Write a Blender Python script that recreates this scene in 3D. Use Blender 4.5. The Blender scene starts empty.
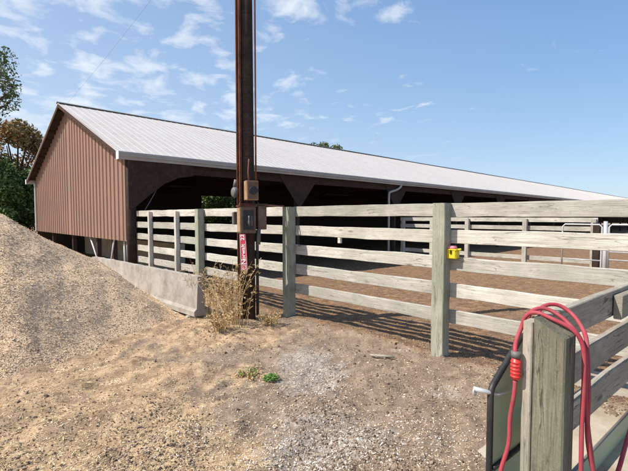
import bpy, bmesh, math, random
import numpy as np
from mathutils import Vector, Matrix, noise
R = math.radians
random.seed(7); rng = np.random.default_rng(7)
S = bpy.context.scene
COL = S.collection

# ------------------------------------------------------------------ camera
EYE = 1.5
cd = bpy.data.cameras.new('camera'); cam = bpy.data.objects.new('camera', cd); COL.objects.link(cam)
cam.location = (0, 0, EYE); cam.rotation_euler = (R(90 - 2.7), 0, 0)
cd.sensor_width = 36; cd.lens = 412 / 628 * 36; cd.clip_start = 0.05; cd.clip_end = 3000
S.camera = cam

# ------------------------------------------------------------------ frames
NV = Vector((.714, .700, 0)).normalized()      # along the barn, away from the camera (into the pen)
AV = Vector((NV.y, -NV.x, 0))                  # along the front fence towards the camera's right
P0 = Vector((1.295, 4.29, 0))                   # fence post nearest the middle of the view
def F(t, p, z=0): return P0 - AV * t + NV * p + Vector((0, 0, z))
BC = F(8.5, 0)                                 # barn corner
def B(s, w, z=0): return BC + NV * s - AV * w + Vector((0, 0, z))   # s along the barn, w across it
GR = Vector((.77, .64, 0)).normalized(); GP = Vector((GR.y, -GR.x, 0))
G0 = Vector((.834, 1.55, 0))
def G(s, q, z=0): return G0 + GR * s + GP * q + Vector((0, 0, z))

# ------------------------------------------------------------------ sun, sky, exposure
TRAVEL = NV * .75 + AV * .39 + Vector((0, 0, -1))
sl = bpy.data.lights.new('sun', 'SUN'); sun = bpy.data.objects.new('sun', sl); COL.objects.link(sun)
sl.energy = 4.6; sl.angle = R(.53); sl.color = (1, .935, .845)
sun.rotation_euler = TRAVEL.to_track_quat('-Z', 'Y').to_euler()
ELEV = math.atan2(1, Vector((TRAVEL.x, TRAVEL.y)).length)
AZ = math.atan2(-TRAVEL.x, -TRAVEL.y)          # clockwise from +Y
W = bpy.data.worlds.new('World'); S.world = W; W.use_nodes = True
S.view_settings.view_transform = 'Standard'; S.view_settings.look = 'None'
S.view_settings.exposure = 0.55; S.view_settings.gamma = 1; S.view_settings.use_curve_mapping = False
S.render.engine = 'CYCLES'; S.cycles.max_bounces = 6; S.cycles.diffuse_bounces = 3
try: S.cycles.use_denoising = True
except Exception: pass

# ------------------------------------------------------------------ node helper
class NT:
    def __init__(s, tree): s.t = tree; s.n = tree.nodes; s.l = tree.links
    def new(s, typ, **kw):
        n = s.n.new(typ)
        for k, v in kw.items():
            if k.startswith('i_'):
                key = k[2:].replace('_', ' ')
                n.inputs[key].default_value = v
            else: setattr(n, k, v)
        return n
    def link(s, a, b): s.l.new(a, b)
    def ramp(s, fac, stops):
        r = s.n.new('ShaderNodeValToRGB'); e = r.color_ramp.elements
        while len(e) < len(stops): e.new(.5)
        for i, (p, c) in enumerate(stops):
            e[i].position = p; e[i].color = (c if len(c) == 4 else (*c, 1)) if isinstance(c, (tuple, list)) else (c, c, c, 1)
        s.link(fac, r.inputs[0]); return r.outputs[0]
    def noise(s, vec, scale, detail=4, rough=.55, dist=0):
        n = s.n.new('ShaderNodeTexNoise'); n.inputs['Scale'].default_value = scale
        n.inputs['Detail'].default_value = detail; n.inputs['Roughness'].default_value = rough
        n.inputs['Distortion'].default_value = dist
        s.link(vec, n.inputs['Vector']); return n.outputs['Fac']
    def mapping(s, vec, scale=(1, 1, 1), loc=(0, 0, 0), rot=(0, 0, 0)):
        m = s.n.new('ShaderNodeMapping'); m.inputs['Scale'].default_value = scale
        m.inputs['Location'].default_value = loc; m.inputs['Rotation'].default_value = rot
        s.link(vec, m.inputs['Vector']); return m.outputs[0]
    def mix(s, fac, a, b, mode='MIX'):
        m = s.n.new('ShaderNodeMix'); m.data_type = 'RGBA'; m.blend_type = mode
        for v, k in ((fac, 0), (a, 6), (b, 7)):
            if isinstance(v, (int, float)): m.inputs[k].default_value = v
            elif isinstance(v, (tuple, list)): m.inputs[k].default_value = (*v, 1)[:4]
            else: s.link(v, m.inputs[k])
        return m.outputs[2]
    def math(s, op, a, b=None, c=None, clamp=False):
        m = s.n.new('ShaderNodeMath'); m.operation = op; m.use_clamp = clamp
        for i, v in enumerate((a, b, c)):
            if v is None: continue
            if isinstance(v, (int, float)): m.inputs[i].default_value = v
            else: s.link(v, m.inputs[i])
        return m.outputs[0]
    def vmath(s, op, a, b=None):
        m = s.n.new('ShaderNodeVectorMath'); m.operation = op
        for i, v in enumerate((a, b)):
            if v is None: continue
            if isinstance(v, (tuple, list)): m.inputs[i].default_value = v
            else: s.link(v, m.inputs[i])
        return m

# world: sky with a thin layer of broken cloud
nt = NT(W.node_tree); nt.n.clear()
sky = nt.new('ShaderNodeTexSky', sky_type='NISHITA', sun_disc=False, sun_elevation=ELEV, sun_rotation=AZ,
             altitude=100, air_density=1.0, dust_density=.5, ozone_density=2.2)
tc = nt.new('ShaderNodeTexCoord')
sp = nt.new('ShaderNodeSeparateXYZ'); nt.link(tc.outputs['Generated'], sp.inputs[0])
zc = nt.math('MAXIMUM', sp.outputs[2], .03)
cb = nt.new('ShaderNodeCombineXYZ')
nt.link(nt.math('DIVIDE', sp.outputs[0], nt.math('ADD', zc, .12)), cb.inputs[0])
nt.link(nt.math('DIVIDE', sp.outputs[1], nt.math('ADD', zc, .12)), cb.inputs[1])
cv = nt.mapping(cb.outputs[0], scale=(1, 1, 1), loc=(2.3, .4, 0))
n1 = nt.noise(cv, 5.2, 8, .56, .35)
n2 = nt.noise(nt.mapping(cb.outputs[0], loc=(5.1, 1.2, 3)), 1.1, 3, .5)
# more cloud to the left (west), nearly none to the right
side = nt.math('MULTIPLY_ADD', sp.outputs[0], -.42, .0)
f = nt.math('ADD', nt.math('ADD', n1, nt.math('MULTIPLY', nt.math('SUBTRACT', n2, .5), .5)), nt.math('MULTIPLY', side, .62))
cl = nt.ramp(f, [(.555, 0.0), (.65, .42), (.78, .88)])
hz = nt.ramp(sp.outputs[2], [(.10, 0.0), (.24, 1.0)])
veil = nt.ramp(sp.outputs[2], [(0.0, .22), (.6, .10)])
veil2 = nt.math('MULTIPLY', veil, nt.math('SUBTRACT', 1.0, nt.math('MULTIPLY', sp.outputs[0], 1.5)), clamp=True)
grad = nt.ramp(sp.outputs[2], [(0.0, (.27, .36, .46)), (.12, (.215, .325, .455)), (.30, (.13, .25, .43)), (.50, (.08, .185, .385)), (1.0, (.04, .11, .28))])
gs = nt.vmath('SCALE', grad); gs.inputs[3].default_value = 10.0
s1 = nt.mix(.72, sky.outputs[0], gs.outputs[0])
c0 = nt.mix(veil2, s1, (4.6, 5.0, 5.4))
c1 = nt.mix(nt.math('MULTIPLY', nt.math('MULTIPLY', cl, hz), .8), c0, (5.6, 5.75, 5.95))
bg = nt.new('ShaderNodeBackground'); bg.inputs[1].default_value = .125
nt.link(c1, bg.inputs[0]); wo = nt.new('ShaderNodeOutputWorld'); nt.link(bg.outputs[0], wo.inputs[0])

# ------------------------------------------------------------------ materials
def mat(name, build, rough=.8, metal=0, spec=.3):
    m = bpy.data.materials.new(name); m.use_nodes = True
    t = NT(m.node_tree); b = m.node_tree.nodes['Principled BSDF']
    b.inputs['Roughness'].default_value = rough; b.inputs['Metallic'].default_value = metal
    b.inputs['Specular IOR Level'].default_value = spec
    build(t, b); return m
def bump(t, b, h, strength=.4, dist=.01):
    n = t.n.new('ShaderNodeBump'); n.inputs['Strength'].default_value = strength; n.inputs['Distance'].default_value = dist
    t.link(h, n.inputs['Height']); t.link(n.outputs[0], b.inputs['Normal'])
def objvec(t, kx=23.0):
    c = t.n.new('ShaderNodeTexCoord'); oi = t.n.new('ShaderNodeObjectInfo')
    s = t.vmath('SCALE', t.mapping(c.outputs['Object'], loc=(0, 0, 0)))
    cx = t.n.new('ShaderNodeCombineXYZ')
    r = t.math('MULTIPLY', oi.outputs['Random'], kx)
    for i in range(3): t.link(r, cx.inputs[i])
    a = t.vmath('ADD', c.outputs['Object'], cx.outputs[0])
    t.n.remove(s)
    return a.outputs[0], oi.outputs['Random']

def wood(name, pale, mid, dark, green=None, gamt=.5, along=(1.2, 30, 30), lichen=.3):
    """grain runs along local X"""
    def f(t, b):
        v, rnd = objvec(t)
        g = t.noise(t.mapping(v, scale=along), 1.6, 7, .65, .3)
        fine = t.noise(t.mapping(v, scale=(3, 90, 90)), 2.2, 4, .6)
        blot = t.noise(v, 3.2, 5, .6)
        spots = t.noise(t.mapping(v, scale=(4, 9, 9)), 3.5, 4, .7)
        c = t.ramp(g, [(.22, dark), (.43, mid), (.66, pale)])
        c = t.mix(t.ramp(blot, [(.42, 0.0), (.62, .7)]), c, tuple(x * .82 for x in mid))
        stain = t.noise(t.mapping(v, scale=(1, 2.5, 2.5)), 1.1, 6, .7)
        c = t.mix(t.ramp(stain, [(.48, 0.0), (.64, .75)]), c, tuple(.5 * (x + y) for x, y in zip(mid, dark)))
        c = t.mix(t.ramp(spots, [(.60, 0.0), (.72, .75)]), c, dark)
        vo = t.n.new('ShaderNodeTexVoronoi'); vo.inputs['Scale'].default_value = 2.3
        t.link(t.mapping(v, scale=(.8, 3, 3)), vo.inputs['Vector'])
        c = t.mix(t.ramp(vo.outputs['Distance'], [(.05, .85), (.12, 0.0)]), c, tuple(x * .45 for x in dark))
        ck = t.noise(t.mapping(v, scale=(.9, 16, 16)), 1.3, 3, .5, .6)
        ck = t.math('ABSOLUTE', t.math('SUBTRACT', ck, .5))
        gate_ = t.ramp(t.noise(v, 2.7, 2, .5), [(.44, 0.0), (.54, 1.0)])
        c = t.mix(t.math('MULTIPLY', t.ramp(ck, [(.003, .8), (.013, 0.0)]), gate_), c, tuple(x * .3 for x in dark))
        lich = t.noise(v, 130, 5, .75)
        c = t.mix(t.math('MULTIPLY', t.ramp(lich, [(.56, 0.0), (.66, .7)]), lichen), c, tuple(min(1, x * 1.5 + .04) for x in pale))
        c = t.mix(t.math('MULTIPLY', t.ramp(lich, [(.34, .8), (.44, 0.0)]), lichen), c, dark)
        if green:
            c = t.mix(t.math('MULTIPLY', t.ramp(t.noise(v, 2.1, 5, .65), [(.40, 0.0), (.62, 1.0)]), gamt), c, green)
        c = t.mix(t.math('MULTIPLY', t.ramp(fine, [(.36, 1.0), (.5, 0.0)]), .38), c, dark)
        hs = t.n.new('ShaderNodeHueSaturation'); t.link(c, hs.inputs['Color'])
        t.link(t.math('MULTIPLY_ADD', rnd, .34, .80), hs.inputs['Value'])
        t.link(hs.outputs[0], b.inputs['Base Color'])
        bump(t, b, t.math('ADD', g, t.math('MULTIPLY', fine, .6)), .55, .006)
    return mat(name, f, .88, 0, .15)
M = {}
M['board'] = wood('weathered_board', (.67, .63, .565), (.52, .485, .43), (.22, .195, .16), (.33, .325, .25), .36)
M['greyboard'] = wood('grey_board', (.56, .50, .42), (.42, .375, .31), (.17, .15, .12), (.20, .21, .15), .4)
M['greenpost'] = wood('treated_post', (.47, .455, .38), (.345, .345, .275), (.12, .12, .085), (.24, .275, .185), .42, (1.0, 26, 26))
M['greypost'] = wood('near_post', (.30, .28, .215), (.19, .178, .13), (.06, .052, .038), (.165, .18, .11), .5, (1.6, 34, 34), .5)
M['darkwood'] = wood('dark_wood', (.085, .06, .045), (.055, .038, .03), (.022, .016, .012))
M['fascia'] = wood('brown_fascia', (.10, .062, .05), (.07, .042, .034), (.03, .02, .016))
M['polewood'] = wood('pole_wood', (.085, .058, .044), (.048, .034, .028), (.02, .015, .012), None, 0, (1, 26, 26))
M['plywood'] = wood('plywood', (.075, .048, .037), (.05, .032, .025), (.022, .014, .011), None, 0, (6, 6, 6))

def flat(name, col, rough=.6, metal=0, var=.15, scale=6, spec=.35, dirt=None, damt=.5, bs=.1):
    def f(t, b):
        v, rnd = objvec(t)
        n = t.noise(v, scale, 6, .6)
        c = t.mix(n, tuple(x * (1 - var) for x in col), tuple(min(1, x * (1 + var)) for x in col))
        if dirt: c = t.mix(t.math('MULTIPLY', t.ramp(t.noise(v, scale * .7, 7, .7), [(.42, 0.0), (.66, 1.0)]), damt), c, dirt)
        t.link(c, b.inputs['Base Color'])
        bump(t, b, t.noise(v, scale * 8, 4), bs, .004)
    return mat(name, f, rough, metal, spec)
M['siding'] = flat('brown_siding', (.275, .16, .12), .6, 0, .14, 1.3, .25, (.21, .145, .115), .6, .03)
M['whitetrim'] = flat('white_trim', (.72, .72, .70), .5, 0, .08, 3, .3, (.4, .37, .32), .4, .02)
M['gutter'] = flat('gutter_metal', (.42, .415, .40), .45, .0, .12, 2, .4, (.25, .23, .2), .5, .03)
M['galv'] = flat('galvanised_tube', (.55, .56, .57), .4, .35, .1, 12, .5, (.4, .38, .36), .3, .03)
M['rust'] = flat('rusty_steel', (.20, .085, .05), .85, 0, .45, 9, .15, (.07, .04, .032), .8, .6)
M['litrust'] = flat('lit_box_metal', (.36, .23, .13), .8, 0, .35, 9, .2, (.16, .07, .04), .7, .4)  # rusty metal with sunlit tan put into the colour
M['boxface'] = flat('brown_box_face', (.13, .075, .05), .7, 0, .35, 14, .2, (.25, .2, .16), .5, .3)
M['darkmetal'] = flat('dark_metal', (.035, .034, .036), .6, 0, .3, 9, .3)
M['greymetal'] = flat('grey_metal', (.15, .15, .145), .6, .2, .25, 9, .3, (.12, .07, .05), .5)
M['concrete'] = flat('concrete', (.40, .37, .335), .9, 0, .22, 5, .15, (.20, .17, .14), .75, .8)
M['slab'] = flat('dirty_concrete', (.40, .35, .28), .9, 0, .2, 3, .15, (.22, .16, .10), .7, .5)
M['tanwall'] = flat('tan_block', (.40, .34, .25), .9, 0, .2, 4, .15, (.2, .15, .1), .5, .3)
M['black'] = flat('black_rubber', (.018, .018, .02), .5, 0, .2, 10, .4, (.06, .055, .05), .5)
M['greenpanel'] = flat('green_sheet', (.36, .46, .31), .5, 0, .1, 4, .4, (.42, .43, .31), .6, .05)
M['hose'] = flat('red_hose', (.37, .045, .068), .6, 0, .3, 30, .25, (.25, .11, .10), .5, .05)
M['redplastic'] = flat('red_plastic', (.65, .035, .03), .4, 0, .1, 20, .5)
M['yellow'] = flat('yellow_plastic', (.78, .56, .02), .4, 0, .08, 20, .4, (.5, .36, .03), .3, .03)
M['pink'] = flat('pink_plastic', (.72, .27, .33), .5, 0, .1, 20, .4)
M['signred'] = flat('sign_red', (.48, .03, .07), .45, 0, .08, 20, .4, (.5, .12, .14), .35, .02)
M['signwhite'] = flat('sign_white', (.75, .68, .68), .5, 0, .06, 20)
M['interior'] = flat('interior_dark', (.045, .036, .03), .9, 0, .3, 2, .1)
M['greenmesh'] = flat('green_tarp', (.05, .085, .05), .8, 0, .3, 9, .1)
M['bark'] = flat('bark', (.10, .075, .055), .9, 0, .3, 8, .1, (.05, .04, .03), .6, .8)
M['cable'] = flat('cable', (.25, .25, .27), .5)

def roof_mat():
    def f(t, b):
        c = t.n.new('ShaderNodeTexCoord'); v = c.outputs['Object']
        n = t.noise(t.mapping(v, scale=(1, .15, 1)), 1.2, 6, .6)
        n2 = t.noise(v, 5, 6, .7)
        a = t.mix(n, (.46, .425, .39), (.57, .535, .50))
        a = t.mix(t.ramp(n2, [(.48, 0.0), (.72, .42)]), a, (.30, .265, .24))
        # screw rows across the sheets
        s = t.n.new('ShaderNodeSeparateXYZ'); t.link(v, s.inputs[0])
        fr = t.math('FRACT', t.math('MULTIPLY', s.outputs[1], 1 / 1.15))
        ln = t.math('LESS_THAN', t.math('ABSOLUTE', t.math('SUBTRACT', fr, .5)), .012)
        fx = t.math('LESS_THAN', t.math('FRACT', t.math('MULTIPLY', s.outputs[0], 1 / .25)), .3)
        a = t.mix(t.math('MULTIPLY', t.math('MULTIPLY', ln, fx), .6), a, (.28, .25, .24))
        t.link(a, b.inputs['Base Color'])
    return mat('white_metal_roof', f, .5, .0, .35)
M['roof'] = roof_mat()

def litter(name, cols, rough=.85):
    """loose pieces, one colour per piece"""
    def f(t, b):
        a = t.n.new('ShaderNodeAttribute'); a.attribute_name = 'rnd'
        n = len(cols)
        c = t.ramp(a.outputs['Fac'], [((i + .5) / n, k) for i, k in enumerate(cols)])
        t.link(c, b.inputs['Base Color'])
    return mat(name, f, rough, 0, .15)
M['chips'] = litter('wood_chips', [(.42, .285, .175), (.60, .44, .28), (.70, .53, .345), (.76, .59, .40), (.82, .67, .48)])
M['straw'] = litter('straw', [(.34, .22, .11), (.52, .37, .19), (.62, .48, .27), (.70, .57, .36)])
M['pebble'] = litter('pebbles', [(.22, .17, .13), (.34, .28, .23), (.50, .45, .40), (.70, .66, .61)])
M['clod'] = litter('soil_clods', [(.10, .07, .048), (.16, .115, .08), (.23, .17, .125), (.31, .24, .18)])
M['dryleaf'] = litter('dry_stems', [(.20, .12, .05), (.46, .30, .13), (.64, .46, .22), (.78, .62, .37)])
M['leafgreen'] = litter('green_leaves', [(.03, .06, .02), (.06, .11, .03), (.10, .16, .045), (.15, .21, .07)])
M['leafpale'] = litter('pale_leaves', [(.07, .10, .045), (.12, .16, .07), (.18, .22, .10), (.24, .27, .14)])
M['leafrust'] = litter('autumn_leaves', [(.14, .16, .06), (.30, .19, .08), (.44, .24, .10), (.50, .33, .15)])
M['weedgreen'] = litter('weed_leaves', [(.05, .13, .025), (.09, .20, .04), (.14, .27, .06)])

def ground_mat():
    def f(t, b):
        c = t.n.new('ShaderNodeTexCoord'); v = c.outputs['Object']
        att = t.n.new('ShaderNodeAttribute'); att.attribute_name = 'zone'     # r straw, g gravel, b pen soil
        sp = t.n.new('ShaderNodeSeparateColor'); t.link(att.outputs['Color'], sp.inputs[0])
        big = t.noise(v, .9, 6, .6); med = t.noise(v, 7, 7, .7); fine = t.noise(v, 60, 6, .75); sp2 = t.noise(v, 150, 3, .7)
        dirt = t.ramp(med, [(.28, (.19, .135, .095)), (.5, (.30, .225, .165)), (.72, (.40, .315, .24))])
        dirt = t.mix(t.ramp(big, [(.4, 0.0), (.65, .6)]), dirt, (.34, .255, .18))
        straw = t.ramp(med, [(.3, (.26, .17, .095)), (.5, (.46, .32, .195)), (.72, (.58, .43, .28))])
        grav = t.ramp(t.noise(v, 40, 5, .8), [(.36, (.20, .16, .13)), (.52, (.34, .30, .26)), (.64, (.50, .47, .44))])
        pen = t.ramp(t.math('ADD', t.math('MULTIPLY', med, .5), t.math('MULTIPLY', t.noise(v, 22, 6, .8), .5)), [(.38, (.10, .055, .028)), (.49, (.225, .13, .068)), (.60, (.38, .25, .14))])
        edge = t.math('MULTIPLY', t.math('SUBTRACT', med, .5), .9)
        def z(ch): return t.ramp(t.math('ADD', sp.outputs[ch], edge), [(.46, 0.0), (.66, 1.0)])
        sv = t.mapping(v, scale=(3.2, .8, 1), rot=(0, 0, R(24)))
        strk = t.noise(sv, 1.3, 7, .68, .5)
        zs = t.ramp(t.math('ADD', t.math('ADD', sp.outputs[0], edge), t.math('MULTIPLY', t.math('SUBTRACT', strk, .5), 1.6)), [(.36, 0.0), (.60, 1.0)])
        dirt = t.mix(t.math('MULTIPLY', t.ramp(strk, [(.42, 0.0), (.62, 1.0)]), .45), dirt, (.17, .12, .085))
        col = t.mix(zs, dirt, straw)
        col = t.mix(z(1), col, grav)
        col = t.mix(t.ramp(sp.outputs[2], [(.3, 0.0), (.7, 1.0)]), col, pen)
        lump = t.noise(v, 3.4, 8, .72, .4)
        col = t.mix(t.math('MULTIPLY', t.ramp(lump, [(.47, 0.0), (.60, 1.0)]), .50), col, (.135, .095, .066))
        lump2 = t.noise(v, 16, 6, .75)
        col = t.mix(t.math('MULTIPLY', t.ramp(lump2, [(.52, 0.0), (.62, 1.0)]), .40), col, (.11, .075, .05))
        col = t.mix(t.math('MULTIPLY', t.ramp(fine, [(.32, 1.0), (.5, 0.0)]), .6), col, (.08, .055, .04))
        col = t.mix(t.math('MULTIPLY', t.ramp(sp2, [(.60, 0.0), (.72, 1.0)]), .5), col, (.55, .47, .38))
        t.link(col, b.inputs['Base Color'])
        bump(t, b, t.math('ADD', t.math('MULTIPLY', med, .8), t.math('MULTIPLY', fine, .5)), .7, .025)
    return mat('ground_soil', f, .95, 0, .1)
M['ground'] = ground_mat()
def pile_mat():
    def f(t, b):
        c = t.n.new('ShaderNodeTexCoord'); v = c.outputs['Object']
        m1 = t.noise(v, 3.5, 7, .7, .3); m2 = t.noise(v, 45, 6, .8); m3 = t.noise(v, 1.0, 4, .6)
        col = t.ramp(m2, [(.30, (.48, .335, .21)), (.48, (.68, .50, .32)), (.68, (.76, .59, .40))])
        col = t.mix(t.math('MULTIPLY', t.ramp(m1, [(.45, 0.0), (.62, 1.0)]), .4), col, (.48, .345, .23))
        col = t.mix(t.math('MULTIPLY', t.ramp(m3, [(.45, 0.0), (.65, 1.0)]), .35), col, (.64, .48, .32))
        t.link(col, b.inputs['Base Color'])
        bump(t, b, t.math('ADD', m2, t.math('MULTIPLY', m1, .6)), .22, .010)
    return mat('chip_pile', f, .95, 0, .1)
M['pile'] = pile_mat()

# ------------------------------------------------------------------ object helpers
def tag(o, label=None, cat=None, group=None, kind=None):
    if label: o['label'] = label
    if cat: o['category'] = cat
    if group: o['group'] = group
    if kind: o['kind'] = kind
    return o
def empty(name, loc=(0, 0, 0), label=None, cat=None, group=None):
    o = bpy.data.objects.new(name, None); COL.objects.link(o); o.location = loc; o.empty_display_size = .2
    return tag(o, label, cat, group)
def link(name, me, m=None, parent=None):
    o = bpy.data.objects.new(name, me); COL.objects.link(o)
    if m is not None: me.materials.append(m)
    if parent is not None:
        o.parent = parent; PAR.append((o, parent))
    return o
PAR = []
def place(o, mtx):
    """world matrix mtx, relative to an unrotated parent chain"""
    off = Vector((0, 0, 0)); p = o.parent
    if p is not None: o.matrix_basis = wm(p).inverted() @ mtx
    else: o.matrix_basis = mtx
    return o
def wm(o): return (wm(o.parent) @ o.matrix_basis) if o.parent else o.matrix_basis
def basis(x, z=Vector((0, 0, 1)), loc=(0, 0, 0)):
    x = Vector(x).normalized(); z = Vector(z); y = z.cross(x).normalized(); z = x.cross(y)
    m = Matrix((x, y, z)).transposed().to_4x4(); m.translation = Vector(loc); return m
def pydata(name, v, f, smooth=False):
    me = bpy.data.meshes.new(name); me.from_pydata([tuple(a) for a in v], [], f)
    if smooth:
        for p in me.polygons: p.use_smooth = True
    me.update(); return me

def plank_mesh(L, th, wd, seed=0, seg=None, wob=.004, bev=.004, slant=0, notch=True):
    """X 0..L along the grain, Y +-th/2, Z +-wd/2; rounded arrises, wandering edges, worn ends"""
    seg = seg or max(3, int(L / .12))
    v = []; f = []; rr = random.Random(seed)
    hy, hz = th / 2, wd / 2
    prof = [(-hy + bev, -hz), (hy - bev, -hz), (hy, -hz + bev), (hy, 0), (hy, hz - bev), (hy - bev, hz), (-hy + bev, hz), (-hy, hz - bev), (-hy, 0), (-hy, -hz + bev)]
    n = len(prof); ph = rr.random() * 50
    for i in range(seg + 1):
        u = i / seg; x = u * L
        a = noise.noise((x * 2.1 + ph, 0, 1)) * wob * 1.5; b = noise.noise((x * 2.6 + ph, 5, 2)) * wob * 1.5
        a += noise.noise((x * 14 + ph, 9, 1)) * wob * .5; b += noise.noise((x * 13 + ph, 4, 7)) * wob * .5
        by = noise.noise((x * .8 + ph, 3, 3)) * wob
        for (y, z) in prof:
            zz = z + (a if z > 0 else b)
            ex = 0
            if i in (0, seg): ex = noise.noise((ph, y * 30, z * 30)) * wob * 1.6 + (slant * z)
            v.append((x + ex, y + by, zz))
    for i in range(seg):
        for j in range(n):
            k = (j + 1) % n
            f.append((i * n + j, (i + 1) * n + j, (i + 1) * n + k, i * n + k))
    f.append(tuple(range(n))); f.append(tuple(seg * n + j for j in reversed(range(n))))
    me = pydata('plank', v, f); return me
def plank(name, a, b, th, wd, m, parent, up=(0, 0, 1), **kw):
    a = Vector(a); b = Vector(b)
    o = link(name, plank_mesh((b - a).length, th, wd, seed=random.randint(0, 9999), **kw), m, parent)
    place(o, basis(b - a, up, a)); return o
def box(name, x, z, size, loc, m, parent=None, bev=.004):
    bm = bmesh.new(); bmesh.ops.create_cube(bm, size=1)
    for q in bm.verts: q.co = Vector((q.co.x * size[0], q.co.y * size[1], q.co.z * size[2]))
    if bev: bmesh.ops.bevel(bm, geom=bm.edges[:], offset=bev, segments=2, affect='EDGES')
    me = bpy.data.meshes.new(name); bm.to_mesh(me); bm.free()
    o = link(name, me, m, parent); place(o, basis(x, z, loc)); return o
def tube_data(pts, r, n=8, cap=True):
    pts = [Vector(p) for p in pts]; rs = r if isinstance(r, (list, tuple)) else [r] * len(pts)
    v = []; f = []; prev = None
    for i, p in enumerate(pts):
        d = (pts[min(i + 1, len(pts) - 1)] - pts[max(i - 1, 0)])
        d = d.normalized() if d.length > 1e-9 else Vector((0, 0, 1))
        if prev is None:
            ref = Vector((0, 0, 1)) if abs(d.z) < .9 else Vector((1, 0, 0)); x = d.cross(ref).normalized()
        else:
            x = (prev - d * prev.dot(d)); x = x.normalized() if x.length > 1e-6 else d.orthogonal().normalized()
        prev = x; y = d.cross(x)
        for k in range(n):
            a = 2 * math.pi * k / n; v.append(p + (x * math.cos(a) + y * math.sin(a)) * rs[i])
    for i in range(len(pts) - 1):
        for k in range(n):
            q = (k + 1) % n; f.append((i * n + k, i * n + q, (i + 1) * n + q, (i + 1) * n + k))
    if cap: f.append(tuple(reversed(range(n)))); f.append(tuple((len(pts) - 1) * n + k for k in range(n)))
    return v, f
def merge(parts):
    V = []; Fc = []
    for v, f in parts:
        o = len(V); V += list(v); Fc += [tuple(i + o for i in q) for q in f]
    return V, Fc
def tube(name, pts, r, m, parent=None, n=8, smooth=True):
    base = wm(parent).translation if parent else Vector((0, 0, 0))
    v, f = tube_data(pts, r, n); v = [a - base for a in v]
    return link(name, pydata(name, v, f, smooth), m, parent)
def world_mesh(name, v, f, m, parent=None, smooth=False):
    inv = wm(parent).inverted() if parent else Matrix.Identity(4)
    return link(name, pydata(name, [inv @ Vector(a) for a in v], f, smooth), m, parent)
def catmull(P, k=8):
    P = [Vector(p) for p in P]; P = [P[0] * 2 - P[1]] + P + [P[-1] * 2 - P[-2]]; out = []
    for i in range(1, len(P) - 2):
        for j in range(k):
            u = j / k; a, b, c, d = P[i - 1:i + 3]
            out.append(.5 * ((2 * b) + (c - a) * u + (2 * a - 5 * b + 4 * c - d) * u * u + (3 * b - a - 3 * c + d) * u ** 3))
    out.append(P[-2]); return out

# ------------------------------------------------------------------ terrain
def sm(x, a, b):
    t = np.clip((x - a) / (b - a), 0, 1); return t * t * (3 - 2 * t)
nvx, nvy, avx, avy = NV.x, NV.y, AV.x, AV.y
def fen(x, y):
    dx = x - P0.x; dy = y - P0.y
    return -(dx * avx + dy * avy), dx * nvx + dy * nvy     # t, p
_tab = rng.random((64, 64))
def vn(x, y):
    xi = np.floor(x).astype(int); yi = np.floor(y).astype(int); fx = x - xi; fy = y - yi
    fx = fx * fx * (3 - 2 * fx); fy = fy * fy * (3 - 2 * fy)
    a = _tab[xi % 64, yi % 64]; b = _tab[(xi + 1) % 64, yi % 64]; c = _tab[xi % 64, (yi + 1) % 64]; d = _tab[(xi + 1) % 64, (yi + 1) % 64]
    return (a * (1 - fx) + b * fx) * (1 - fy) + (c * (1 - fx) + d * fx) * fy
def fbm(x, y, o=5):
    s = 0; a = .5; 
    for i in range(o): s = s + a * vn(x * 2 ** i + 17 * i, y * 2 ** i + 31 * i); a *= .5
    return s
def gz(x, y):
    x = np.asarray(x, float); y = np.asarray(y, float)
    t, p = fen(x, y); pp = np.clip(p - .1, 0, None)
    drop = -.52 * (1 - np.exp(-pp / 5.0)) * (.25 + .75 * sm(t, -4, 4))
    base = drop
    ca, sa = .91, .41
    base = base + (fbm((x * ca - y * sa) * 2.6 + 9, (x * sa + y * ca) * .55, 4) - .48) * .11 * (1 - sm(np.hypot(x, y), 9, 16)) * (1 - sm(p, -.3, .1))
    near = 1 - sm(np.hypot(x, y), 14, 30)
    k = .075 - .03 * sm(p, -.1, .3)
    rough = (fbm(x * 1.6, y * 1.6, 6) - .49) * k * 2.0 + (fbm(x * 9, y * 9, 4) - .47) * (.060 - .03 * sm(p, -.1, .2))
    # straw bank heaped against the block and round the pole
    bank = .045 * np.exp(-(((x + 1.35) / .8) ** 2 + ((y - 5.3) / .6) ** 2)) + .03 * np.exp(-(((x + .8) / .9) ** 2 + ((y - 5.4) / .5) ** 2))
    # trodden ridge under the fence
    ridge = .03 * np.exp(-((p - .10) / .16) ** 2)
    return base + rough * near + bank + ridge * near
PC = (-4.45, 5.55); PR = 2.36; PH = 1.83
def pile_h(x, y):
    d = np.hypot((x - PC[0]), (y - PC[1]) * 1.02)
    ang = np.arctan2(y - PC[1], x - PC[0])
    rad = PR * (1 + .05 * np.sin(ang * 2 + 1) + .03 * np.sin(ang * 5))
    d = d + (fbm(x * .9 + 3, y * .9, 4) - .48) * .4
    u = d / rad
    h = PH * (1 - u); h = PH - np.sqrt((PH - h) ** 2 + .09) + .0      # rounded top
    toe = .16 * np.exp(-np.clip(u - .86, 0, None) ** 2 / .012)
    h = np.where(u < .9, np.maximum(h, 0), 0) + 0
    hh = np.logaddexp(0, (PH * (1 - u) * .96) / .045) * .045
    return np.minimum(hh, PH - .12 + .06 * (1 - u)) - .02
def axis_vals(lo, hi, core0, core1, step, grow=1.18):
    v = list(np.arange(core0, core1 + 1e-6, step)); s = step; x = core1
    while x < hi: s *= grow; x += s; v.append(min(x, hi))
    s = step; x = core0; left = []
    while x > lo: s *= grow; x -= s; left.append(max(x, lo))
    return np.array(left[::-1] + v)
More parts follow.
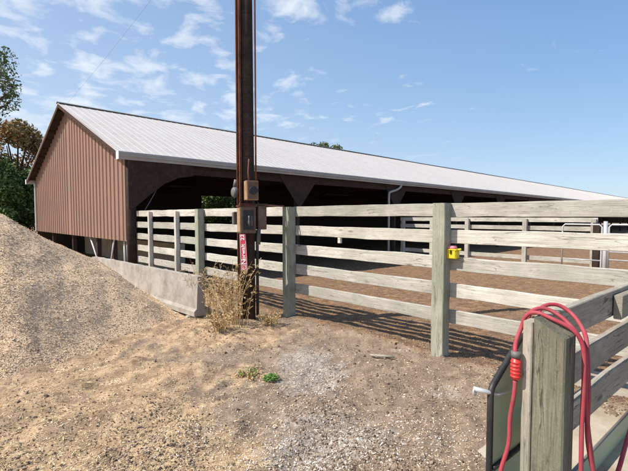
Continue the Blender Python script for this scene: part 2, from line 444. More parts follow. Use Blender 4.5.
def grid_mesh(name, X, Y, Z):
    nx, ny = X.shape; co = np.stack([X, Y, Z], -1).reshape(-1, 3)
    idx = np.arange(nx * ny).reshape(nx, ny)
    q = np.stack([idx[:-1, :-1], idx[1:, :-1], idx[1:, 1:], idx[:-1, 1:]], -1).reshape(-1, 4)
    return np_mesh(name, co, q)
def np_mesh(name, co, faces, smooth=True, rnd=None):
    me = bpy.data.meshes.new(name); k = faces.shape[1]
    me.vertices.add(len(co)); me.vertices.foreach_set('co', co.astype(np.float32).ravel())
    me.loops.add(faces.size); me.loops.foreach_set('vertex_index', faces.astype(np.int32).ravel())
    me.polygons.add(len(faces)); me.polygons.foreach_set('loop_start', np.arange(0, faces.size, k, dtype=np.int32))
    me.polygons.foreach_set('use_smooth', np.full(len(faces), smooth))
    me.update(calc_edges=True)
    if rnd is not None:
        a = me.attributes.new('rnd', 'FLOAT', 'POINT'); a.data.foreach_set('value', rnd.astype(np.float32))
    return me
xs = axis_vals(-900, 900, -4.2, 5.2, .03, 1.12); ys = axis_vals(-300, 900, .8, 8.0, .03, 1.12)
X, Y = np.meshgrid(xs, ys, indexing='ij'); Z = gz(X, Y)
me = grid_mesh('ground', X, Y, Z)
def zones(x, y):
    t, p = fen(x, y)
    w = (fbm(x * .8 + 5, y * .8, 4) - .48)
    w2 = (fbm(x * 2.2 + 15, y * 2.2 + 4, 4) - .48)
    # straw on the left in streaks running towards the camera, bank by the pole
    st = sm(-x - .25 * (y - 3) + w * 3.0, .15, 1.3) * .75
    st = np.maximum(st, .95 * np.exp(-(((x + 1.2) / 1.1) ** 2 + ((y - 5.15) / .8) ** 2)))
    st = np.maximum(st, .62 * np.exp(-(((x + 1.0) / 1.2) ** 2 + ((y - 3.9) / .35) ** 2)))
    # pale gravel: one patch under the fence, one broad patch nearer
    g = .95 * np.exp(-(((x + .05) / .50) ** 2 + ((y - 3.95) / .62) ** 2) * .9)
    g = np.maximum(g, .85 * np.exp(-(((x - .05) / .75) ** 2 + ((y - 2.65) / .50) ** 2)))
    g = np.maximum(g, .62 * np.exp(-(((x + .75) / .40) ** 2 + ((y - 2.7) / .25) ** 2)))
    g = np.maximum(g, .55 * np.exp(-(((x - 1.1) / .5) ** 2 + ((y - 3.4) / .25) ** 2)))
    g = np.clip(g + w2 * .5, 0, 1)
    pen = sm(p + w * .15, -.15, .22) * sm(t, -30, -25)
    pen = np.where(t > 8.1, sm(p, -.2, .2), pen)
    far = sm(np.hypot(x, y), 60, 120)
    return st * (1 - far), g * (1 - far), pen * (1 - far)
st, g, pen = zones(X, Y)
a = me.color_attributes.new('zone', 'FLOAT_COLOR', 'POINT')
a.data.foreach_set('color', np.stack([st, g, pen, np.ones_like(st)], -1).astype(np.float32).ravel())
ground = link('ground', me, M['ground']); tag(ground, 'dry trodden farmyard soil with straw and pale gravel', None, None, 'structure')

# ------------------------------------------------------------------ wood chip pile
x1 = np.arange(PC[0] - 5.6, PC[0] + 5.0, .045); y1 = np.arange(PC[1] - 4.9, PC[1] + 4.9, .045)
X, Y = np.meshgrid(x1, y1, indexing='ij')
def pile_z(x, y):
    h = pile_h(x, y)
    r = (fbm(x * 5, y * 5, 5) - .48) * .04 + (fbm(x * 1.7 + 8, y * 1.7, 4) - .48) * .13
    return h + r * np.clip(h * 4, 0, 1) + np.minimum(gz(x, y), .2) * 0 - .03
Z = pile_z(X, Y)
pile = empty('wood_chip_pile', (PC[0], PC[1], 0), 'tall conical heap of brown wood chips at the left in front of the barn', 'wood chips')
nx_, ny_ = X.shape; idx = np.arange(nx_ * ny_).reshape(nx_, ny_)
keep = (pile_h(X, Y) > -.012)[:-1, :-1].ravel()
q4 = np.stack([idx[:-1, :-1], idx[1:, :-1], idx[1:, 1:], idx[:-1, 1:]], -1).reshape(-1, 4)[keep]
me = np_mesh('heap', np.stack([X - PC[0], Y - PC[1], Z], -1).reshape(-1, 3), q4); ho = link('heap', me, M['pile'], pile)

# loose pieces -------------------------------------------------------------
def pieces(x, y, z, ln, wd, th, tilt=.5, up=.0):
    """elongated octahedra, one per point"""
    n = len(x); yaw = rng.random(n) * 2 * np.pi; pit = (rng.random(n) - .5) * tilt * 2
    ax = np.stack([np.cos(yaw) * np.cos(pit), np.sin(yaw) * np.cos(pit), np.sin(pit)], -1)
    side = np.stack([-np.sin(yaw), np.cos(yaw), np.zeros(n)], -1)
    roll = (rng.random(n) - .5) * 1.6
    upv = np.cross(ax, side); s2 = side * np.cos(roll)[:, None] + upv * np.sin(roll)[:, None]; u2 = np.cross(ax, s2)
    c = np.stack([x, y, z], -1)
    A = ax * ln[:, None] / 2; Bv = s2 * wd[:, None] / 2; C = u2 * th[:, None] / 2
    sk = Bv * (rng.random(n) - .5)[:, None]
    co = np.stack([c + A + sk, c + A * .25 + Bv, c - A - sk, c - A * .3 - Bv, c + C, c - C], 1)
    base = (np.arange(n) * 6)[:, None, None]
    t = np.array([[0, 1, 4], [1, 2, 4], [2, 3, 4], [3, 0, 4], [1, 0, 5], [2, 1, 5], [3, 2, 5], [0, 3, 5]])[None]
    return co.reshape(-1, 3), (base + t).reshape(-1, 3), np.repeat(rng.random(n), 6)
def cam_scatter(n, dmin, dmax, lmin=-.85, lmax=.85, pw=1.0):
    """points spread over the yard in front of the viewpoint, denser near it"""
    u = rng.random(n); d = 1 / (1 / dmax + u * (1 / dmin - 1 / dmax))
    l = (lmin + (lmax - lmin) * rng.random(n)) * d; return l, d
# chips over the heap
n = 210000
x, y = cam_scatter(n * 2, 2.6, 10, -.95, -.15)
h = pile_h(x, y); ok = (pile_z(x, y) > gz(x, y) - .01) & (rng.random(len(x)) < .9); x, y = x[ok], y[ok]
z = pile_z(x, y) + .003
n = len(x); s = rng.lognormal(0, .45, n)
co, fc, rd = pieces(x - PC[0], y - PC[1], z, .0105 * s, .005 * s, .0012 + 0 * s, .16)
link('loose_chips', np_mesh('loose_chips', co, fc, False, rd), M['chips'], pile)['kind'] = 'stuff'
def ground_stuff(name, label, m, n, dens, size, dmin=1.9, dmax=9, lr=(-.85, .85), tilt=.4, sink=.2, cat=None):
    x, y = cam_scatter(n, dmin, dmax, *lr)
    ok = (rng.random(n) < dens(x, y)) & (pile_h(x, y) < .10 + .12 * rng.random(n) * (vn(x * 4, y * 4) > .4)); x, y = x[ok], y[ok]
    s = np.minimum(rng.lognormal(0, .42, len(x)), 1.9); a, b, c = size
    z = np.maximum(gz(x, y), np.where(pile_h(x, y) > -.012, pile_z(x, y), -9)) + c * s * (.5 - sink)
    co, fc, rd = pieces(x, y, z, a * s, b * s * (.7 + .6 * rng.random(len(x))), c * s, tilt)
    o = link(name, np_mesh(name, co, fc, False, rd), m); tag(o, label, None, None, 'stuff'); return o
def d_straw(x, y): s, g, p = zones(x, y); return np.clip(.05 + s * 1.1, 0, 1) * (1 - p * .93)
def d_grav(x, y): s, g, p = zones(x, y); return np.clip(.012 + (g * 1.15) ** 1.8, 0, 1) * (1 - p * .97)
def d_clod(x, y): s, g, p = zones(x, y); return np.clip(.9 * np.clip((fbm(x * 1.6 + .6 * y, y * .8, 5) - .42) * 5, .12, 1) - .3 * g + .5 * p, 0, 1)
def d_chipg(x, y): s, g, p = zones(x, y); return np.clip(.30 + .4 * s, 0, 1) * (1 - p * .75)
ground_stuff('straw', 'golden straw bits strewn over the yard', M['straw'], 60000, d_straw, (.034, .0028, .0022), tilt=.35)
ground_stuff('gravel', 'pale crushed stone trodden into the yard', M['pebble'], 90000, d_grav, (.0105, .0085, .006), tilt=.5)
ground_stuff('soil_crumbs', 'brown crumbs and clods of dry soil', M['clod'], 60000, d_clod, (.012, .010, .007), tilt=.5, dmax=14)
def d_big(x, y):
    t, p = fen(x, y); s, g, pz = zones(x, y)
    return np.clip(.08 + .8 * np.exp(-((p + .1) / .7) ** 2) + .9 * np.exp(-(((x + .35) / .7) ** 2 + ((y - 5.1) / .5) ** 2)), 0, 1) * (1 - g * .8) * np.clip((fbm(x * 3, y * 3, 4) - .38) * 4, 0, 1)
ground_stuff('soil_clumps', 'larger dark clods and leaf scraps along the foot of the fence', M['clod'], 9000, d_big, (.026, .02, .013), tilt=.6, dmax=9)
ground_stuff('strewn_chips', 'small wood chips scattered across the soil', M['chips'], 100000, d_chipg, (.013, .0045, .0025), tilt=.4, dmax=13)
x, y = cam_scatter(16000, 3.5, 22, -.3, .8)

# ------------------------------------------------------------------ front fence
fence = empty('board_fence', F(0, 0, 0), 'long weathered five-board fence with pale green posts running from the barn corner across the yard', 'fence')
ZR = [.43, .715, 1.0, 1.285, 1.565]
PT = [0, 2.45, 5.08, -2.44, -4.9]
for t in PT:
    top = 1.635; d = .14
    if t == 5.08: d = .13
    plank('post', F(t, d / 2, -.3), F(t, d / 2, top), d, d, M['greenpost'], fence, up=-NV, wob=.005, bev=.006)
spans = [(8.38, 5.11), (5.05, 2.48), (2.42, .03), (-.03, -2.41), (-2.47, -4.9)]
for si, (a, b) in enumerate(spans):
    for zi, z in enumerate(ZR):
        j = lambda: random.uniform(-.006, .006)
        dz = {3: [.0, .0, .0, .0, .0]}.get(si, [0] * 5)[zi]
        plank('rail', F(a, .163 + j() * .3, z + j() + dz), F(b, .163 + j() * .3, z + j() + dz), .042, .142, M['board'], fence, wob=.006)
for t in (7.45, 6.1):
    plank('stile', F(t, .10, .3), F(t, .10, 1.60), .08, .085, M['board'], fence, up=-NV)
# little hook board end hanging under the second rail
box('cleat', AV, (0, 0, 1), (.05, .04, .075), F(1.52, .10 + .06, 1.175), M['board'], fence)

# ------------------------------------------------------------------ utility pole
PX = Vector((-.975, 5.97, 0))
pole = empty('utility_pole', PX, 'dark creosoted pole with rusty boxes, steel channel and conduits beside the fence', 'pole')
hpole = 7.2
tube('shaft', [PX + Vector((.02, 0, -.4)), PX + Vector((.02, 0, 2)), PX + Vector((.015, 0, 4)), PX + Vector((.01, 0, hpole))], [.10, .095, .09, .08], M['polewood'], pole, 16)
vx = Vector((1, .0, 0)); vy = Vector((0, 1, 0))
LF = (-vx * .75 - vy * .66).normalized()    # faces front-left
# steel channel on the left front face
cc = PX + Vector((-.075, -.075, 0))
def channel(c, z0, z1, w, d, th, xd, m, parent, name):
    yd = Vector((-xd.y, xd.x, 0)); v = []; f = []
    prof = [(-w / 2, 0), (w / 2, 0), (w / 2, d), (w / 2 - th, d), (w / 2 - th, th), (-w / 2 + th, th), (-w / 2 + th, d), (-w / 2, d)]
    for z in (z0, z1):
        for a, b in prof: v.append(c + xd * a - yd * b + Vector((0, 0, z)))
    n = len(prof)
    for j in range(n): f.append((j, (j + 1) % n, n + (j + 1) % n, n + j))
    f.append(tuple(reversed(range(n)))); f.append(tuple(range(n, 2 * n)))
    return world_mesh(name, v, f, m, parent)
channel(cc, .0, 6.9, .07, .035, .008, Vector((.75, -.66, 0)).normalized(), M['rust'], pole, 'steel_channel')
tube('conduit', [PX + Vector((.145, -.06, z)) for z in (1.95, 3, 5, 6.8)], .013, M['rust'], pole, 10)
tube('cable_run', [PX + Vector((-.128, -.035, z)) for z in (1.7, 3, 5, 6.8)], .009, M['darkmetal'], pole, 8)
tube('lower_conduit', [PX + Vector((.155, -.03, z)) for z in (.05, .8, 1.3)], .022, M['darkmetal'], pole, 10)
def stand_box(name, c, w, d, h, m, ang=0, parent=pole):
    xd = Vector((math.cos(ang), math.sin(ang), 0)); return box(name, xd, (0, 0, 1), (w, d, h), c, m, parent, .005)
A1 = R(-14)
xd = Vector((math.cos(R(28)), math.sin(R(28)), 0)); fd = Vector((xd.y, -xd.x, 0))
# upper outlet box, left face tinted tan as sunlit, front darker brown, round socket on the right-hand face
ub = box('outlet_box', xd, (0, 0, 1), (.17, .13, .27), PX + Vector((.10, -.20, 1.855)), M['litrust'], pole, .006)
cbx = PX + Vector((.10, -.20, 1.855))
o = link('box_face', None.__class__ and plank_mesh(.02, .15, .235, 1, 2, .0, .004), M['boxface'], ub); place(o, basis(fd, (0, 0, 1), cbx + fd * .058))
o = link('socket', pydata('socket', *tube_data([Vector((0, 0, 0)), Vector((.022, 0, 0)), Vector((.024, 0, 0))], [.058, .058, .05], 24), True), M['darkmetal'], ub)
place(o, basis(fd, (0, 0, 1), cbx + fd * .07))
# lower switch box, a tan plate puts sunlight into its left side
lb = box('switch_box', xd, (0, 0, 1), (.22, .16, .37), PX + Vector((.035, -.22, 1.445)), M['boxface'], pole, .006)
o = box('lit_box_side', xd, (0, 0, 1), (.012, .135, .33), PX + Vector((.035, -.22, 1.445)) - xd * .111, M['litrust'], lb, .003)
rb = box('breaker_box', xd, (0, 0, 1), (.125, .12, .33), PX + Vector((.225, -.13, 1.475)), M['boxface'], pole, .006)
box('hanger', xd, (0, 0, 1), (.42, .05, .02), PX + Vector((.12, -.13, 1.665)), M['rust'], pole, .003)
fl = PX + Vector((.035, -.22, 1.445)) + fd * .081
box('shade_plate', xd, (0, 0, 1), (.15, .012, .27), fl, M['darkmetal'], lb, .004)  # dark plate standing in for the shade of the open hollow
for k_ in (-.05, .0, .05): tube('insulator', [fl + xd * k_ + Vector((0, 0, z_)) + fd * .012 for z_ in (-.08, -.03, .02, .06)], [.012, .018, .011, .016], M['greymetal'], lb, 8)
box('lid_lip', xd, (0, 0, 1), (.25, .19, .014), PX + Vector((.035, -.22, 1.638)), M['rust'], lb, .003)
box('latch', xd, (0, 0, 1), (.02, .015, .05), cbx + fd * .071 + xd * .072, M['darkmetal'], ub, .002)
tube('short_conduit', [PX + Vector((.07, -.19, 1.98)), PX + Vector((.07, -.16, 2.12)), PX + Vector((.10, -.11, 2.3))], .011, M['rust'], ub, 8)
tube('loose_lead', catmull([PX + Vector((.15, -.16, 1.74)), PX + Vector((.20, -.20, 1.68)), PX + Vector((.23, -.16, 1.64))], 5), .006, M['darkmetal'], pole, 6)
tube('switch_handle', [PX + Vector((.20, -.19, 1.32)), PX + Vector((.20, -.19, 1.10))], [.028, .022], M['greymetal'], pole, 10)
tube('small_meter', [PX + Vector((-.12, -.02, 1.84)), PX + Vector((-.175, -.06, 1.84)), PX + Vector((-.19, -.07, 1.84))], [.075, .075, .055], M['greymetal'], pole, 20)
tube('meter_neck', [PX + Vector((-.16, -.03, 1.92)), PX + Vector((-.14, -.03, 2.02))], .03, M['greymetal'], pole, 10)
box('side_relay', xd, (0, 0, 1), (.07, .09, .18), PX + Vector((-.155, -.06, 1.47)), M['greymetal'], pole, .01)
pa = F(2.42, -.01, 1.625)
tube('cross_pipe', [PX + Vector((.0, -.20, 1.655)), PX + Vector((.3, -.05, 1.65)), pa + AV * -.05 + Vector((0, 0, .02))], .012, M['rust'], pole, 8)
# sign: narrow red plate fixed to the pole, words running upwards
sd = Vector((.93, -.36, 0)).normalized(); sn = Vector((sd.y, -sd.x, 0))
sc_ = PX + Vector((-.018, -.135, .985))
lean = R(3); up = Vector((sd.x * -math.sin(lean) * 1, sd.y * -math.sin(lean), math.cos(lean)))
sgn = link('red_sign', plank_mesh(.52, .006, .105, 3, 6, .001, .0015), M['signred'], pole)
place(sgn, basis(up, -sn.cross(up).cross(up) * 1 if False else up.cross(sn), sc_ - up * .26 + sn * .012))
def sign_text(txt, size, pos, m=M['signwhite']):
    cu = bpy.data.curves.new('lettering', 'FONT'); cu.body = txt; cu.size = size; cu.extrude = .0008
    cu.align_x = 'LEFT'; cu.align_y = 'CENTER'; cu.offset = .0015
    to = bpy.data.objects.new('tmp', cu); COL.objects.link(to)
    dg = bpy.context.evaluated_depsgraph_get(); mm = bpy.data.meshes.new_from_object(to.evaluated_get(dg))
    bpy.data.objects.remove(to)
    mm.materials.clear(); o = link('lettering', mm, m, sgn)
    x = up; z = sn; y = z.cross(x); mt = Matrix((x, y, z)).transposed().to_4x4(); mt.translation = pos
    place(o, mt); return o
c0_ = sc_ - up * .26 + sn * .0185
sign_text('N', .105, c0_ + up * .085); sign_text('orwalt', .085, c0_ + up * .155); sign_text('22', .085, c0_ + up * .43)
fr = []
def rect_ring(x0, x1, y0, y1, w):
    yv = sn.cross(up); base = c0_
    P = lambda a, b, k: base + up * a + yv * b + sn * k
    v = []; 
    for (a, b) in ((x0, y0), (x1, y0), (x1, y1), (x0, y1)):
        v.append(P(a, b, -.001))
    for (a, b) in ((x0 + w, y0 + w), (x1 - w, y0 + w), (x1 - w, y1 - w), (x0 + w, y1 - w)): v.append(P(a, b, -.001))
    v += [q + sn * .0018 for q in v]
    f = []
    for j in range(4):
        k = (j + 1) % 4
        f += [(8 + j, 8 + k, 12 + k, 12 + j), (j, k, 8 + k, 8 + j), (4 + j, 4 + k, 12 + k, 12 + j)]
    return v, f
v, f = merge([rect_ring(.008, .512, -.047, .047, .005), rect_ring(.022, .075, -.030, .030, .007)])
world_mesh('sign_border', v, f, M['signwhite'], sgn)

# service wire from the pole head to the barn ridge
RZ = 5.27
pw = [PX + Vector((0, 0, 6.25)), None, B(0.1, 5.9, RZ + .12)]
wp = []
for i in range(21):
    u = i / 20; q = pw[0].lerp(pw[2], u); q.z -= .12 * 4 * u * (1 - u); wp.append(q)
wire = tube('service_wire', wp, .0024, M['cable'], None, 6); tag(wire, 'thin overhead wire strung from the pole to the barn peak', 'wire')

# ------------------------------------------------------------------ concrete block
BL = F(4.95, -.98)   # near right end
blk_r = Vector((-1.70, 5.98, 0)); bd = -AV
def barrier():
    L = 4.9; prof = [(.03, .02), (.03, .09), (.07, .13), (.09, .50), (.09, .60), (.20, .60), (.205, .1), (.23, .02)]
    v = []; f = []; n = len(prof); segs = 50
    for i in range(segs + 1):
        s = L * i / segs
        for (a, z) in prof:
            zz = z + .012 + noise.noise((s * 3, z * 4, 1)) * .006
            if z > .58: zz += noise.noise((s * 9, 2, a * 20)) * .014
            v.append(blk_r + bd * s + NV * (a - .09) + Vector((0, 0, zz - .05 * s / L)))
    for i in range(segs):
        for j in range(n): k = (j + 1) % n; f.append((i * n + j, i * n + k, (i + 1) * n + k, (i + 1) * n + j))
    f.append(tuple(reversed(range(n)))); f.append(tuple(segs * n + j for j in range(n)))
    return v, f
blk = empty('concrete_barrier', blk_r, 'low grey precast concrete barrier half buried by the wood chips', 'barrier')
v, f = barrier(); world_mesh('block', v, f, M['concrete'], blk)
box('bearer', NV, (0, 0, 1), (.22, .08, .06), blk_r + bd * .18 + NV * .02 + Vector((0, 0, -.01)), M['greyboard'], blk)

# ------------------------------------------------------------------ barn
barn = empty('cattle_barn', BC, 'long open-sided cattle barn with brown ribbed gable and white metal roof', 'barn')
EZ = 3.13; WD = 10.55; LEN = 104.0; SL = (RZ - EZ) / (WD / 2)
def roof_z(w): return RZ - abs(w - WD / 2) * SL
# gable siding: ribbed sheet, lower edge above the ground
def ribbed(w0, w1, zlow, ztop, s_at, pitch=.295, face=-1):
    cols = []; w = w0
    while w < w1 - 1e-6:
        for dw, d in ((0, 0), (.20, 0), (.222, .03), (.262, .03)):
            if w + dw <= w1: cols.append((w + dw, d))
        w += pitch
    cols.append((w1, 0)); v = []; f = []
    zr = [0, .25, .5, .75, 1]
    for (w, d) in cols:
        zt = ztop(w)
        for u in zr: v.append(B(s_at - d, w, zlow + (zt - zlow) * u))
    n = len(zr)
    for i in range(len(cols) - 1):
        for j in range(n - 1): f.append((i * n + j, i * n + j + 1, (i + 1) * n + j + 1, (i + 1) * n + j))
    o = len(v)
    for (w, d) in cols:
        v.append(B(s_at + .05, w, zlow)); v.append(B(s_at + .05, w, ztop(w)))
    for i in range(len(cols) - 1):
        f.append((o + 2 * i, o + 2 * i + 2, o + 2 * i + 3, o + 2 * i + 1))
        f.append((i * n, (i + 1) * n, o + 2 * i + 2, o + 2 * i)); f.append((i * n + n - 1, o + 2 * i + 1, o + 2 * i + 3, (i + 1) * n + n - 1))
    return v, f
half1 = ribbed(.12, WD / 2, .86, lambda w: roof_z(w) - .10, 0.0)
half2 = ribbed(WD / 2 + .0, WD - .12, .86, lambda w: roof_z(w) - .10, 0.0)
v, f = merge([half1, half2]); world_mesh('gable_siding', v, f, M['siding'], barn)
v, f = merge([ribbed(.12, WD / 2, 0, lambda w: roof_z(w) - .10, LEN), ribbed(WD / 2, WD - .12, 0, lambda w: roof_z(w) - .10, LEN)]); world_mesh('far_gable_siding', v, f, M['siding'], barn)
# roof: two ribbed slopes, local x along the barn, y down the slope
def roof_half(sgn):
    OV = .28; s0 = -OV; s1 = LEN + .4; pitch = .245; cols = []; s = s0
    while s < s1:
        for ds, d in ((0, 0), (.18, 0), (.190, .007), (.215, .007), (.227, 0)):
            cols.append((s + ds, d))
        s += pitch
    we = -.18   # eave overhang
    v = []; f = []
    for (s_, d) in cols:
        for k, w in enumerate((we, 2.0, 4.0, WD / 2)):
            zz = roof_z(w) if w >= 0 else EZ + w * SL
            ww = w if sgn > 0 else WD - w
            sag = noise.noise((s_ * .11, w * .3, 4)) * .035
            v.append(B(s_, ww, zz + d + sag)); 
    n = 4
    for i in range(len(cols) - 1):
        for j in range(n - 1): f.append((i * n + j, (i + 1) * n + j, (i + 1) * n + j + 1, i * n + j + 1))
    o = len(v)
    for s_ in (s0, s1):
        for w in (we, WD / 2):
            zz = (roof_z(w) if w >= 0 else EZ + w * SL) - .028; v.append(B(s_, w if sgn > 0 else WD - w, zz))
    f.append((o, o + 1, o + 3, o + 2)); f.append((0, n - 1, o + 1, o))
    return v, f
rt = Matrix.Identity(4)
def local_mesh(name, v, f, m, parent, x, loc, smooth=False):
    mt = basis(x, (0, 0, 1), loc); inv = mt.inverted()
    o = link(name, pydata(name, [inv @ Vector(q) for q in v], f, smooth), m, parent); place(o, mt); return o
for sg in (1, -1):
    v, f = roof_half(sg); local_mesh('roof', v, f, M['roof'], barn, NV, BC)
for sg in (1, -1):  # dark deck added so the white roof underside doesn't brighten the interior
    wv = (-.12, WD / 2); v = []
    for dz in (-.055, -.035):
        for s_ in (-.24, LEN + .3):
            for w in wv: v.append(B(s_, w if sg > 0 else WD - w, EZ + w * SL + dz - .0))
    world_mesh('added_dark_deck', v, [(0, 1, 3, 2), (4, 6, 7, 5), (0, 2, 6, 4), (1, 5, 7, 3), (0, 4, 5, 1), (2, 3, 7, 6)], M['interior'], barn)
# ridge cap with closure strip
v = []; f = []; nseg = 140
for i in range(nseg + 1):
    s = -.30 + (LEN + .7) * i / nseg; sag = noise.noise((s * .11, 1.77, 4)) * .035
    for (dw, dz) in ((-.13, -.035), (0, .02), (.13, -.035)): v.append(B(s, WD / 2 + dw, RZ + dz + sag + .03))
for i in range(nseg):
    for j in range(2): f.append((i * 3 + j, i * 3 + j + 1, i * 3 + j + 4, i * 3 + j + 3))
world_mesh('ridge_cap', v, f, M['greymetal'], barn)
# rake boards and soffit under the overhanging verge
for sg in (1, -1):
    w0 = -.18 if sg > 0 else WD + .18; w1 = WD / 2
    a = B(-.265, w0, EZ - .18 * SL - .085); b = B(-.265, w1, RZ - .085)
    plank('rake_board', a, b, .03, .115, M['fascia'], barn, up=Vector((0, 0, 1)))
    for i in range(9):
        u = (i + .5) / 9; c = a.lerp(b, u)
        plank('lookout', c + Vector((0, 0, .02)), c + NV * .24 + Vector((0, 0, .02)), .045, .09, M['darkwood'], barn)
# eave: fascia, gutters, header beam
def eave(w, out, vis=True):
    z = EZ - .2
    if vis: plank('header_beam', B(0, w, z - .14), B(LEN, w, z - .14), .09, .30, M['fascia'], barn, seg=30)
    plank('fascia_board', B(-.27, w - out * .12, z + .07), B(LEN, w - out * .12, z + .07), .03, .17, M['gutter'], barn, seg=60)
    # gutter: U profile
    v = []; f = []; prof = [(0, .13), (0, -.04), (.07, -.05), (.085, .0), (.12, .035), (.12, .075), (.135, .085), (.135, .13), (.12, .13), (.105, .08), (.07, .008), (.012, -.02), (.012, .13)]
    n = len(prof); segs = 70
    for i in range(segs + 1):
        s = -.29 + (LEN + .3) * i / segs; sg = noise.noise((s * .3, 2, 6)) * .02
        for a_, b_ in prof: v.append(B(s, w - out * (.14 + a_), z + b_ + sg))
    for i in range(segs):
        for j in range(n): k = (j + 1) % n; f.append((i * n + j, i * n + k, (i + 1) * n + k, (i + 1) * n + j))
    f.append(tuple(range(n))); f.append(tuple(segs * n + j for j in range(n)))
    g = world_mesh('gutter', v, f, M['gutter'], barn)
    box('end_cap', NV, (0, 0, 1), (.02, .17, .20), B(-.305, w - out * .205, z + .04), M['whitetrim'], g, .003)
eave(0, 1); eave(WD, -1, False)
# corner trims at the gable ends
box('corner_trim', NV, (0, 0, 1), (.05, .06, 2.0), B(-.04, WD - .09, 1.86), M['whitetrim'], barn, .004)
box('downspout_elbow', NV, (0, 0, 1), (.06, .07, .12), B(-.03, WD + .0, 2.86), M['whitetrim'], barn, .01)
box('corner_trim', NV, (0, 0, 1), (.05, .05, 2.1), B(-.02, .10, 1.94), M['siding'], barn, .004)
# posts, gussets along the open side
SP = 5.85; posts = [0] + [SP * i - .1 for i in range(1, 18)]
for i, s in enumerate(posts):
    g0 = float(gz(*B(s, 0).xy)) - .3
    if i == 0:
        q = B(.06, -.02); tube('post', [q + Vector((0, 0, -.3)), q + Vector((.0, 0, 1.2)), q + Vector((0, 0, 3.0))], [.125, .12, .11], M['polewood'], barn, 14)
    else:
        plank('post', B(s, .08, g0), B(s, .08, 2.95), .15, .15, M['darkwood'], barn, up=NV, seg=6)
    if i > 8: continue
    def gus(s0, sA, s1, zt, zb, d=.012):
        q = []; pts = []
        pts.append((s0, zt))
        pts += [(s0, zb)] if s0 == sA else []
        if s0 != sA: pts += [(sA - .05, zb)]
        pts += [(sA + .05, zb)]
        pts += [(s1, zt)]
        v = []; 
        for k in (0, 1):
            for (s_, z_) in pts: v.append(B(s_, -.052 - d * 2 * k, z_))
        n = len(pts); f = [tuple(range(n)), tuple(reversed(range(n, 2 * n)))]
        for j in range(n): kk = (j + 1) % n; f.append((j, kk, n + kk, n + j))
        return v, f
    if i == 0:
        pts = [(-.06, 2.93), (-.06, 1.66), (.10, 1.72), (.45, 2.02), (.85, 2.33), (1.25, 2.52), (1.7, 2.60), (1.7, 2.93)]
        v = []
        for k in (0, 1):
            for (s_, z_) in pts: v.append(B(s_, -.155 - .024 * k, z_))
        n = len(pts); f = [tuple(range(n)), tuple(reversed(range(n, 2 * n)))]
        for j in range(n): kk = (j + 1) % n; f.append((j, kk, n + kk, n + j))
    else: v, f = gus(s - .95, s, s + .95, 2.90, 1.82)
    world_mesh('gusset', v, f, M['plywood'], barn)
# hanging cord by the corner
cp = catmull([B(.9, -.06, 2.6), B(.75, -.08, 2.3), B(.55, -.1, 1.95), B(.35, -.1, 1.62)], 6)
tube('cord', cp, .007, M['cable'], barn, 6)
# interior: rear wall with openings, trusses, purlins, centre posts, feed bunk
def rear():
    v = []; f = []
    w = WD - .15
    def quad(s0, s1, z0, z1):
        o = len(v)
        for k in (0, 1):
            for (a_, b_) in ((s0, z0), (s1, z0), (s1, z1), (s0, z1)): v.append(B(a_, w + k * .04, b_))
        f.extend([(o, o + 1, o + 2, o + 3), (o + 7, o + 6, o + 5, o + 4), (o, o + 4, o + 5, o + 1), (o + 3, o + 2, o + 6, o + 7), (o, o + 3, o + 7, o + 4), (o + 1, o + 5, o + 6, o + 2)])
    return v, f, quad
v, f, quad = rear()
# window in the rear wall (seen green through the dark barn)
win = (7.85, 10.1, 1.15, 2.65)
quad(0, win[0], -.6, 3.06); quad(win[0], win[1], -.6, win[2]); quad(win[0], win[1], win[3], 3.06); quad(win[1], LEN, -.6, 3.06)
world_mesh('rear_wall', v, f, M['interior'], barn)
for i in range(0, 16):
    s = SP * i + (.25 if i == 0 else -.1)
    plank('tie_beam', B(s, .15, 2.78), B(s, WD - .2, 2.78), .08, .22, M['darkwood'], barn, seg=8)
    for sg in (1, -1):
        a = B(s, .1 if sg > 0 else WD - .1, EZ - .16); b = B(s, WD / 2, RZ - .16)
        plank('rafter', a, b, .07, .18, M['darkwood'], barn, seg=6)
for w in (1.0, 2.2, 3.4, 4.6, 6.9, 8.4, 9.6, 10.3):
    z = roof_z(w) - .085
    plank('purlin', B(-.1, w, z), B(LEN, w, z), .09, .05, M['darkwood'], barn, seg=6)
# open foot of the gable: posts, white braces, low wall behind
for w in (1.55, 2.9, 5.5, 8.3, WD - .1):
    plank('gable_post', B(.17, w, -.5), B(.17, w, 2.9), .12, .12, M['darkwood'], barn, up=NV, seg=5)
for (w0, w1) in ((3.55, 2.65), (1.35, 1.75), (.62, .60), (.40, .38)):
    tube('brace', [B(.10, w0, .90), B(.10, w1, .0)], .022, M['whitetrim'], barn, 8)
bw = empty('bunk_wall', B(1.6, .4, 0), 'low tan block wall inside the barn behind the gable opening', 'wall')
box('wall_block', NV, (0, 0, 1), (.22, 9.0, 1.0), B(1.75, 5.2, .18), M['tanwall'], bw, .01)
# downspout at the second bay
ds = catmull([B(11.75, -.2, 2.93), B(11.73, -.2, 2.80), B(11.5, -.14, 2.66), B(11.1, -.10, 2.55), B(11.0, -.09, 2.42), B(11.0, -.09, 1.8), B(11.0, -.09, -.2)], 6)
tube('downspout', ds, .05, M['gutter'], barn, 10)

